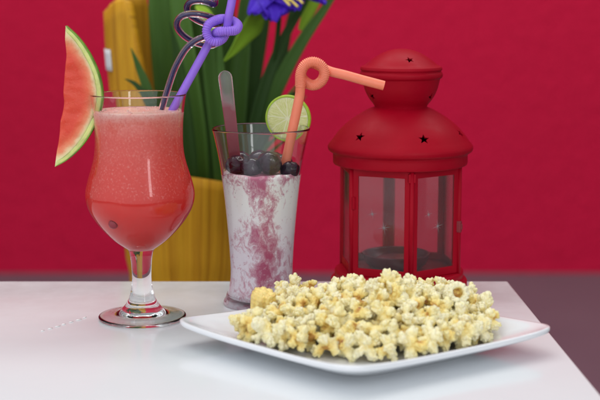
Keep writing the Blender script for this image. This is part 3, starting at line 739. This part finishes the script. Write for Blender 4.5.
# violet straw, tied in a knot
VK = GY - 0.004
def vp(u, v, d): return at(u, v, VK + d * 0.001)
vpts = [vp(166, 122, 8), vp(184, 89, 7), vp(202, 56, 6), vp(208.5, 44, 7), vp(213, 36.5, 6), vp(217, 32.5, -1), vp(222, 31.2, -6), vp(228.5, 31.0, -6), vp(235.5, 30, -2), vp(238, 25.5, 4), vp(233, 21.0, 10), vp(225, 18.8, 9),
        vp(217, 19.8, 2), vp(208.8, 24.2, -4), vp(206.6, 32, -5), vp(209.6, 39.2, -5), vp(216, 41.8, -4), vp(222.5, 38.5, 1), vp(226, 32, 4), vp(227.4, 25.0, 3), vp(229, 15, 1), vp(232, 0, 0), vp(235.5, -25, 0), vp(238, -45, 0)]
P = spline(vpts, 10)
i0 = 3.6 * 10; i1 = 18.6 * 10
def arclen(P):
    L = [0]
    for a, b_ in zip(P, P[1:]): L.append(L[-1] + (Vector(a) - Vector(b_)).length)
    return L
L = arclen(P); q = resample(P, 0.00032); lo, hi = L[int(i0)] / L[-1], L[int(i1)] / L[-1]
bm = bmesh.new(); rv = 4.1 * KG
straw_wall(bm, q, corr(lo, hi, rv, 0.00042, (hi - lo) * L[-1] / 0.00165), seg=24)
tag(obj('drinking_straw', bm, M['violet']), 'violet plastic straw tied in a ribbed knot, standing in the red smoothie', 'straw', 'straws in the drinks')
# clear spiral straw with a dark purple core
def sp_(u, v, d): return at(u, v, GY + d * 0.001)
spts = [sp_(158.5, 120, 4), sp_(165, 98, 2), sp_(172, 76, 0), sp_(177.5, 63, -2), sp_(186, 49, -4), sp_(196, 40.5, -5), sp_(206, 37, -3), sp_(216, 37.5, 4), sp_(219, 41, 10), sp_(213, 45, 14), sp_(204, 45, 14), sp_(193, 41.5, 12),
        sp_(183, 35, 7), sp_(177, 26.5, 0), sp_(179, 18.5, -6), sp_(187, 14.3, -8), sp_(198, 14, -7), sp_(209, 16.5, -3), sp_(218, 20, 6), sp_(219, 24, 12), sp_(210, 24.5, 15), sp_(200, 21.5, 14), sp_(191, 16, 10), sp_(187, 8.5, 3),
        sp_(190, 2.5, -4), sp_(198, 0.5, -7), sp_(207, 1.8, -5), sp_(213.5, 4.2, 0), sp_(215, 1, 8), sp_(210, -6, 10), sp_(205, -20, 8), sp_(203, -40, 6)]
P = resample(spline(spts, 10), 0.0009)
curly = thing('spiral_straw', 'clear curly straw with dark purple inside, looping beside the violet straw', 'straw', at(158.5, 120, GY), group='straws in the drinks')
off = curly.location
bm = bmesh.new(); tube(bm, [p - off for p in P], 3.3 * KG, 18); obj('tube', bm, M['straw_glass'], curly)
bm = bmesh.new(); tube(bm, [p - off for p in P[1:-1]], 1.35 * KG, 14); obj('core', bm, M['core'], curly)

# ------------------------------------------------------------------ tall glass with berry yoghurt
tcn = onz(261.8, 303.5); TX, TY = tcn.x, tcn.y
def tz(v): return max(0.0, at(262, v, TY).z)
KT = (at(301, 200, TY) - at(300, 200, TY)).x
wall_rows = [(36.0, 296), (34.2, 292), (32.0, 282), (31.2, 270), (31.8, 255), (33.0, 238), (35.0, 215), (37.4, 192), (40.4, 170), (43.6, 152), (46.6, 138), (48.8, 128.5)]
foot_p = [(0, 0.0025), (26 * KT, 0.0022), (34 * KT, 0.0), (38.0 * KT, 0.0004), (38.9 * KT, 0.0020), (38.2 * KT, 0.0042), (36.9 * KT, 0.0062)]
wo = [(36.9 * KT, 0.0062)] + [(r * KT, tz(v)) for r, v in wall_rows]
wo[1] = (35.2 * KT, 0.0105)
wo = spline(wo, 5); t2 = 0.0018
rim = [(wo[-1][0] - t2 * .15, wo[-1][1] + .0006), (wo[-1][0] - t2 * .5, wo[-1][1] + .0009), (wo[-1][0] - t2 * .85, wo[-1][1] + .0006)]
wi_rows = [(r * KT - t2, tz(v)) for r, v in wall_rows if v < 295][::-1] + [(29.0 * KT, tz(296.6)), (22 * KT, tz(298.4)), (10 * KT, tz(299.0)), (0, tz(299.1))]
wi = spline(wi_rows, 5)
tall = thing('tall_glass', 'tall flared tumbler in the middle, filled with white and purple berry yoghurt', 'glass', (TX, TY, 0))
part_lathe('base', spline(foot_p, 4), M['glass'], tall); part_lathe('body', wo + rim + wi, M['glass'], tall)
LEV = tz(172)
yp = [(r + 0.0002 if r > 1e-6 else 0, z - 0.0002) for r, z in wi if z < LEV]
yr = yp[0][0]
bm = bmesh.new(); lathe(bm, [(0, LEV + 0.001), (yr * .3, LEV + .0014), (yr * 0.6, LEV + 0.001), (yr * 0.85, LEV), (yr * 0.97, LEV + 0.001)] + yp, 112)
for vv in bm.verts:
    if vv.co.z > LEV - 0.002 and vv.co.xy.length < yr * 0.99: vv.co.z += 0.002 * noise.noise(vv.co * 90 + Vector((3, 1, 0)))
yo = obj('berry_yoghurt', bm, M['yoghurt'])
yo.location = (TX, TY, 0)
tag(yo, 'white yoghurt drink swirled with purple berry syrup inside the tall glass', 'drink')
# yoghurt smears left on the wall above the surface
# berries floating on top
BN = [(236.5, 164.5, -14, 10.5, 'dark berry at the left of the tall glass, half behind the spoon handle'),
      (251.5, 167.0, -19, 11.0, 'dark purple berry left of the middle in the tall glass, right beside the spoon handle'),
      (269.5, 162.5, -19, 12.5, 'largest dark berry, in the middle on top of the tall yoghurt drink'),
      (289.5, 169.5, -13, 9.5, 'dark berry right of the coral straw, against the tall glass wall'),
      (283, 163.5, 5, 10.5, 'dark berry behind the coral straw in the tall glass'),
      (259, 160.0, 8, 11.5, 'dark berry at the back, between the other berries in the tall glass'),
      (241, 161.5, 12, 11.0, 'dark berry farthest back on the left in the tall glass'),
      (274, 161.0, 20, 11.0, 'dark berry farthest back, behind the largest berry in the tall glass')]
for k, (u, v, d, rp, lab) in enumerate(BN):
    bm = bmesh.new(); bmesh.ops.create_icosphere(bm, subdivisions=4, radius=rp * KT)
    for vv in bm.verts:
        nn = noise.noise(vv.co * 110 + Vector((k * 7, 0, 0))) * 0.07 + noise.noise(vv.co * 260 + Vector((k * 3, 5, 0))) * 0.035
        vv.co *= 1 + nn; vv.co.z *= 0.9
        dim = (vv.co - Vector((0, -rp * KT * .6, rp * KT * .75))).length / (rp * KT)
        if dim < 0.28: vv.co *= 1 - 0.18 * (1 - dim / 0.28)
    o = obj('berry', bm, M['berry']); o.location = at(u, v, TY + d * 0.001); o.rotation_euler = (random.uniform(-.5, .5), random.uniform(-.5, .5), random.uniform(0, 6))
    tag(o, lab, 'berry', 'berries in the tall glass')
# spoon handle
bm = bmesh.new(); rowsl = []
SPY = TY - 0.012
c0, c1 = at(224.3, 70.5, SPY), at(239.5, 196, SPY + 0.012)
ax = (c1 - c0).normalized(); sd = ax.cross(Vector((0.12, -1, 0))).normalized(); nr = sd.cross(ax).normalized()
Ls = (c1 - c0).length
for i in range(61):
    s = (i / 60) ** 2.2; dlen = s * Ls
    w = (7.0 + (5.6 - 7.0) * min(1, s * 1.6)) * KT
    if dlen < 7.0 * KT: w *= math.sqrt(max(0.02, 1 - (1 - dlen / (7.0 * KT)) ** 2))
    row = []
    for a in range(20):
        th = 2 * math.pi * a / 20; ca, sa_ = math.cos(th), math.sin(th)
        e = abs(ca) ** 0.7 * (1 if ca > 0 else -1)
        thk = 0.0011 + 0.0005 * abs(ca) ** 3
        row.append(bm.verts.new(c0 + ax * dlen + sd * (w * e) + nr * (thk * sa_ + 0.0010 * abs(e) ** 2)))
    rowsl.append(row)
for a, b_ in zip(rowsl, rowsl[1:]):
    for k in range(20): bm.faces.new((a[k], a[(k + 1) % 20], b_[(k + 1) % 20], b_[k]))
bm.faces.new(rowsl[0][::-1]); bm.faces.new(rowsl[-1])
so = obj('plastic_spoon', bm, M['spoon']); tag(so, 'clear plastic spoon handle, stained pink, standing in the tall glass', 'spoon')
# lime slice on the back rim
LMY = TY + 0.030
lo_ = at(288.2, 118.3, LMY); KL = LMY / F
lime = thing('lime_slice', 'round green lime slice stuck on the rim of the tall glass', 'fruit slice', lo_, R(-17))
lime.rotation_euler = (R(3), R(8), R(-17))
RL = 0.0222; 
def disc(prof, seg=96):
    bm = bmesh.new(); lathe(bm, prof, seg)
    bmesh.ops.rotate(bm, verts=bm.verts, cent=(0, 0, 0), matrix=Matrix.Rotation(R(90), 3, 'X')); return bm
pl = [(0, 0.0021)] + [(RL * 0.92 * k / 8, 0.0021 - 0.0002 * (k % 2)) for k in range(1, 9)]
obj('flesh', disc(pl + [(r, -z) for r, z in pl[::-1]]), M['lime'], lime)
obj('rind', disc([(RL * .90, 0.0022), (RL * .94, 0.0024), (RL * .985, 0.0022), (RL, 0.001), (RL, -0.001), (RL * .985, -0.0022), (RL * .94, -0.0024), (RL * .90, -0.0022)]), M['lime_rind'], lime)
# coral straw with a looped flexible section
CY = TY - 0.012
def cp(u, v, d): return at(u, v, CY + d * 0.001)
cpts = [cp(280.2, 186, 6), cp(286, 160, 4), cp(292, 132, 2), cp(297.6, 106, 0), cp(300.0, 93, -1), cp(300.4, 83, -3), cp(300.8, 73, -5), cp(305, 64.8, -6), cp(313, 61.8, -6), cp(321, 65.4, -5), cp(324.4, 73, -4), cp(321.5, 81, -2), cp(313.5, 85.2, 2), 
        cp(305.0, 81.5, 7), cp(301.2, 74, 9), cp(304.6, 66, 9.5), cp(312, 62.8, 9), cp(320.5, 66.6, 7), cp(330, 71.2, 3), cp(345, 75.0, 1), cp(365, 80.6, 0), cp(384, 85.6, 0)]
P = spline(cpts, 10); L = arclen(P); q = resample(P, 0.00032); lo, hi = L[47] / L[-1], L[166] / L[-1]
bm = bmesh.new(); rc = 4.75 * KT
straw_wall(bm, q, corr(lo, hi, rc, 0.0004, (hi - lo) * L[-1] / 0.0013), seg=24)
tag(obj('drinking_straw', bm, M['coral']), 'coral orange plastic straw with a ribbed loop, standing in the tall glass', 'straw', 'straws in the drinks')

# ------------------------------------------------------------------ plate
A_, B_, C_ = onz(180, 321, .022), onz(350, 371.5, .022), onz(550, 328, .022)
pc = (A_ + C_) / 2; dirx = (B_ - A_).normalized(); ang = math.atan2(dirx.y, dirx.x); half = ((B_ - A_).length + (B_ - C_).length) / 4
pc.y += 0.001; ang -= R(3.2); SQ = 0.84                                # the plate is slightly lozenge shaped: wider than deep
plate = thing('square_plate', 'white square porcelain plate with turned up corners, under the heap of popcorn', 'plate', (pc.x, pc.y, 0))
def sq(r, th, e):                                       # rounded square outline
    c_, s_ = abs(math.cos(th)), abs(math.sin(th)); k = r / (c_ ** e + s_ ** e) ** (1 / e)
    return k * math.cos(th), k * math.sin(th)
HS = 0.1122
upper = [(0, .0062), (.2, .0062), (.45, .0062), (.60, .0064), (.66, .0072), (.74, .0105), (.84, .0148), (.93, .0188), (.985, .0210)]
edge = [(1.0, .0209), (1.005, .0197), (1.005, .0180), (.999, .0166)]
lower = [(.97, .0154), (.88, .0116), (.78, .0070), (.68, .0032), (.645, .0018), (.635, .0006), (.62, 0), (.60, 0), (.585, .0008), (.57, .0024), (.4, .0026), (.2, .0026), (0, .0026)]
prof = upper + edge + lower; NT = 192; bm = bmesh.new(); rings = []
for s, z in prof:
    if s == 0: rings.append([bm.verts.new((0, 0, z))]); continue
    e = 3.2 + 8.8 * min(1, s) ** 3
    ring = []
    for k in range(NT):
        th = 2 * math.pi * k / NT; x, y = sq(HS * s, th, e)
        cr = max(0, (math.hypot(x, y) / HS - 1.0)) / 0.41
        zz = z + (0.0035 * cr ** 1.5 * max(0, (s - .66) / .34) if z > 0.0027 and s > .66 else 0)
        ring.append(bm.verts.new((x * math.cos(ang) - y * math.sin(ang), (x * math.sin(ang) + y * math.cos(ang)) * SQ, zz)))
    rings.append(ring)
for a, b_ in zip(rings, rings[1:]):
    for k in range(NT):
        l = (k + 1) % NT
        if len(a) == 1: bm.faces.new((a[0], b_[k], b_[l]))
        elif len(b_) == 1: bm.faces.new((a[k], b_[0], a[l]))
        else: bm.faces.new((a[k], b_[k], b_[l], a[l]))
obj('dish', bm, M['porcelain'], plate)

# ------------------------------------------------------------------ popcorn
def smooth_core(me, scale):
    at_ = me.attributes.new('core', 'FLOAT', 'POINT')
    return at_
def popcorn_mesh(seed, kind='butterfly'):
    rnd = random.Random(seed); bm = bmesh.new()
    def ball(c, r): bmesh.ops.create_icosphere(bm, subdivisions=2, radius=r, matrix=Matrix.Translation(c))
    if kind == 'butterfly':
        ball((0, 0, 0), 0.36); nl = rnd.randint(5, 7); dirs = []
        tries = 0
        while len(dirs) < nl and tries < 500:
            tries += 1
            d = Vector((rnd.gauss(0, 1), rnd.gauss(0, 1), rnd.gauss(0, 1) * 0.8 + 0.2)).normalized()
            if all(d.dot(e) < 0.45 for e in dirs): dirs.append(d)
        for d in dirs:
            r = rnd.uniform(0.20, 0.33); c = d * rnd.uniform(0.46, 0.66); ball(c, r); ball(d * 0.3, 0.22)
            for k in range(rnd.randint(7, 10)):
                e = (d * 0.7 + Vector((rnd.gauss(0, 1), rnd.gauss(0, 1), rnd.gauss(0, 1)))).normalized()
                ball(c + e * r * rnd.uniform(.85, 1.15), rnd.uniform(0.085, 0.17))
        for q in range(rnd.randint(1, 3)):            # curled petals
            d = dirs[q]; s = (d.orthogonal() + 0.6 * dirs[-1]).normalized(); u_ = d.cross(s)
            for k in range(11):
                a = k / 10 * rnd.uniform(3.0, 3.8)
                for h in (-.09, .09): ball(d * 0.58 + (d * math.cos(a) + s * math.sin(a)) * 0.32 + u_ * (h + 0.04 * rnd.uniform(-1, 1)), 0.11 + 0.03 * math.sin(k * 2.1))
    elif kind == 'mushroom':
        ball((0, 0, 0), 0.64)
        for k in range(7):
            a = k / 7 * 6.283
            for t_ in (-.5, -.1, .3, .6): ball((math.cos(a) * .56 * math.cos(t_), math.sin(a) * .56 * math.cos(t_), .62 * math.sin(t_)), 0.26)
        for k in range(5): ball((math.cos(k * 1.26) * .6, math.sin(k * 1.26) * .5, -.5), .2)
    else:                                             # ring: a hollow shell broken open
        for k in range(14):
            a = k / 14 * 2 * math.pi
            for h in (-.22, .08, .34): ball((0.55 * math.cos(a) * (1 - .12 * h), 0.5 * math.sin(a), h + .05 * math.sin(3 * a)), rnd.uniform(.17, .25))
        ball((0.1, 0.1, -.42), .5)
    me = bpy.data.meshes.new('tmp'); bm.to_mesh(me); bm.free(); o = bpy.data.objects.new('tmp', me); COL.objects.link(o)
    md = o.modifiers.new('r', 'REMESH'); md.mode = 'VOXEL'; md.voxel_size = 0.040
    md = o.modifiers.new('s', 'SMOOTH'); md.factor = 0.5; md.iterations = 1
    bpy.context.view_layer.update(); dg = bpy.context.evaluated_depsgraph_get()
    me2 = bpy.data.meshes.new_from_object(o.evaluated_get(dg)); bpy.data.objects.remove(o)
    sc = 0.0160; cor = me2.attributes.new('core', 'FLOAT', 'POINT')
    vals = []
    hp = Vector((0, 0, -.35)) if kind != 'ring' else Vector((0.05, 0.05, 0.0))
    for v in me2.vertices:
        d = (v.co - hp).length
        vals.append(max(0.0, min(1.1, (0.82 - d) * 1.2)) if kind == 'butterfly' else (0.45 if kind == 'mushroom' else max(0, min(1, (0.62 - (v.co - hp).length) * 2.6))))
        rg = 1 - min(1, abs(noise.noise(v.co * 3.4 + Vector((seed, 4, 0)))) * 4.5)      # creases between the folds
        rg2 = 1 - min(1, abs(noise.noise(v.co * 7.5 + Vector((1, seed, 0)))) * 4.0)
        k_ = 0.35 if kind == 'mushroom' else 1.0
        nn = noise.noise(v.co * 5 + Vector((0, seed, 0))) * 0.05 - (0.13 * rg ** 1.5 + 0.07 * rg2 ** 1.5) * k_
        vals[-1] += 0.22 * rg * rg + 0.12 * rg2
        v.co = (v.co * (1 + nn)) * sc
    cor.data.foreach_set('value', vals)
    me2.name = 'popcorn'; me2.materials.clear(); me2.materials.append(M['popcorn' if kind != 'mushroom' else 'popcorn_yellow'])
    for p in me2.polygons: p.use_smooth = True
    return me2
def hull_mesh(seed):
    rnd = random.Random(seed); bm = bmesh.new(); bmesh.ops.create_icosphere(bm, subdivisions=3, radius=0.0041)
    for v in list(bm.verts):
        if v.co.z > 0.0007 + 0.0008 * noise.noise(v.co * 900 + Vector((seed, 0, 0))): bm.verts.remove(v)
    for v in bm.verts: v.co.z *= 0.75; v.co *= 1 + .12 * noise.noise(v.co * 500)
    me = bpy.data.meshes.new('hull'); bm.to_mesh(me); bm.free(); me.materials.append(M['hull'])
    for p in me.polygons: p.use_smooth = True
    return me
variants = [popcorn_mesh(100 + k) for k in range(14)]
hulls = [hull_mesh(k) for k in range(3)]
PX, PY, HX, HY = pc.x + 0.002, 1.058, 0.101, 0.074
prof_h = [(-1.0, .012), (-.88, .022), (-.74, .034), (-.5, .038), (-.28, .042), (-.1, .049), (0.25, .050), (.42, .045), (.58, .039), (.72, .037), (.86, .031), (1.0, .014)]
def hx(t):
    for (a, ha), (b_, hb) in zip(prof_h, prof_h[1:]):
        if t <= b_: return ha + (hb - ha) * (t - a) / (b_ - a)
    return prof_h[-1][1]
def heap(x, y):
    tx = (x - PX) / HX; w = max(0, 1 - tx * tx * .92) ** 0.5; ty = (y - PY) / (HY * w) if w > 1e-3 else 9
    if abs(tx) > 1 or abs(ty) > 1: return None
    return hx(tx) * (1 - ty * ty) ** 0.62
def plate_h(x, y):                                      # height of the dish surface under a point
    dx, dy = x - pc.x, (y - pc.y) / SQ
    lx, ly = dx * math.cos(ang) + dy * math.sin(ang), -dx * math.sin(ang) + dy * math.cos(ang)
    s_ = max(abs(lx), abs(ly)) / HS
    for (a, za), (b_, zb) in zip(upper, upper[1:]):
        if s_ <= b_: return za + (zb - za) * (s_ - a) / (b_ - a)
    return 0.021
spots = []
rnd = random.Random(5)
def try_layer(n, drop, dmin, tries):
    got = 0
    for _ in range(tries):
        if got >= n: break
        x = PX + rnd.uniform(-1, 1) * HX; y = PY + rnd.uniform(-1, 1) * HY; h = heap(x, y)
        if h is None: continue
        z = 0.0062 + max(0.0095, h - drop) + rnd.uniform(-.0025, .0025)
        z = max(z, max(plate_h(x + ox, y + oy) for ox, oy in ((0, 0), (.008, 0), (-.008, 0), (0, .008), (0, -.008))) + 0.0118)
        p = Vector((x, y, z))
        if all((p - s).length > dmin for s in spots): spots.append(p); got += 1
try_layer(190, 0.0100, 0.0150, 60000)
top_n = len(spots)
try_layer(90, 0.025, 0.0150, 40000)
try_layer(50, 0.060, 0.0135, 40000)
print('popcorn', top_n, len(spots))
def put(me, loc, rot, s, hull=None):
    o = bpy.data.objects.new('popcorn', me); COL.objects.link(o); o.location = loc; o.rotation_euler = rot; o.scale = (s, s, s)
    if hull is not None:
        h = bpy.data.objects.new('hull', hull); COL.objects.link(h); h.parent = o; h.location = (0.0, 0.0, -0.0022)
    return o
special = [(263, 299.5, 1.085, 'mushroom', 1.05, (0.3, 0.2, 0), 'round smooth golden popcorn at the left top of the heap'),
           (455.5, 294, 1.055, 'ring', 1.05, (1.15, 0.15, 0.3), 'hollow popcorn with a toasted open middle at the right end of the heap')]
keep = []
for u, v, Y, kind, s, rot, lab in special:
    p = at(u, v, Y); me = popcorn_mesh(900 + len(keep), kind)
    s *= 0.0135 / 0.0160
    o = put(me, p, rot, s); tag(o, lab, 'popcorn', 'popcorn heaped on the square plate'); keep.append(p)
for i, p in enumerate(spots):
    if any((p - k).length < 0.0145 for k in keep): continue
    if any((p - k).length < 0.03 and p.y < k.y and abs(p.x - k.x) < .012 and p.z > k.z - 0.006 for k in keep): continue
    o = put(variants[rnd.randrange(len(variants))], p, (rnd.uniform(0, 6.28), rnd.uniform(0, 6.28), rnd.uniform(0, 6.28)), rnd.uniform(0.80, 1.06), hulls[i % 3] if rnd.random() < .4 else None)
    tag(o, 'cream and butter yellow popped kernel in the heap of popcorn on the white plate', 'popcorn', 'popcorn heaped on the square plate')
bpy.context.view_layer.update()
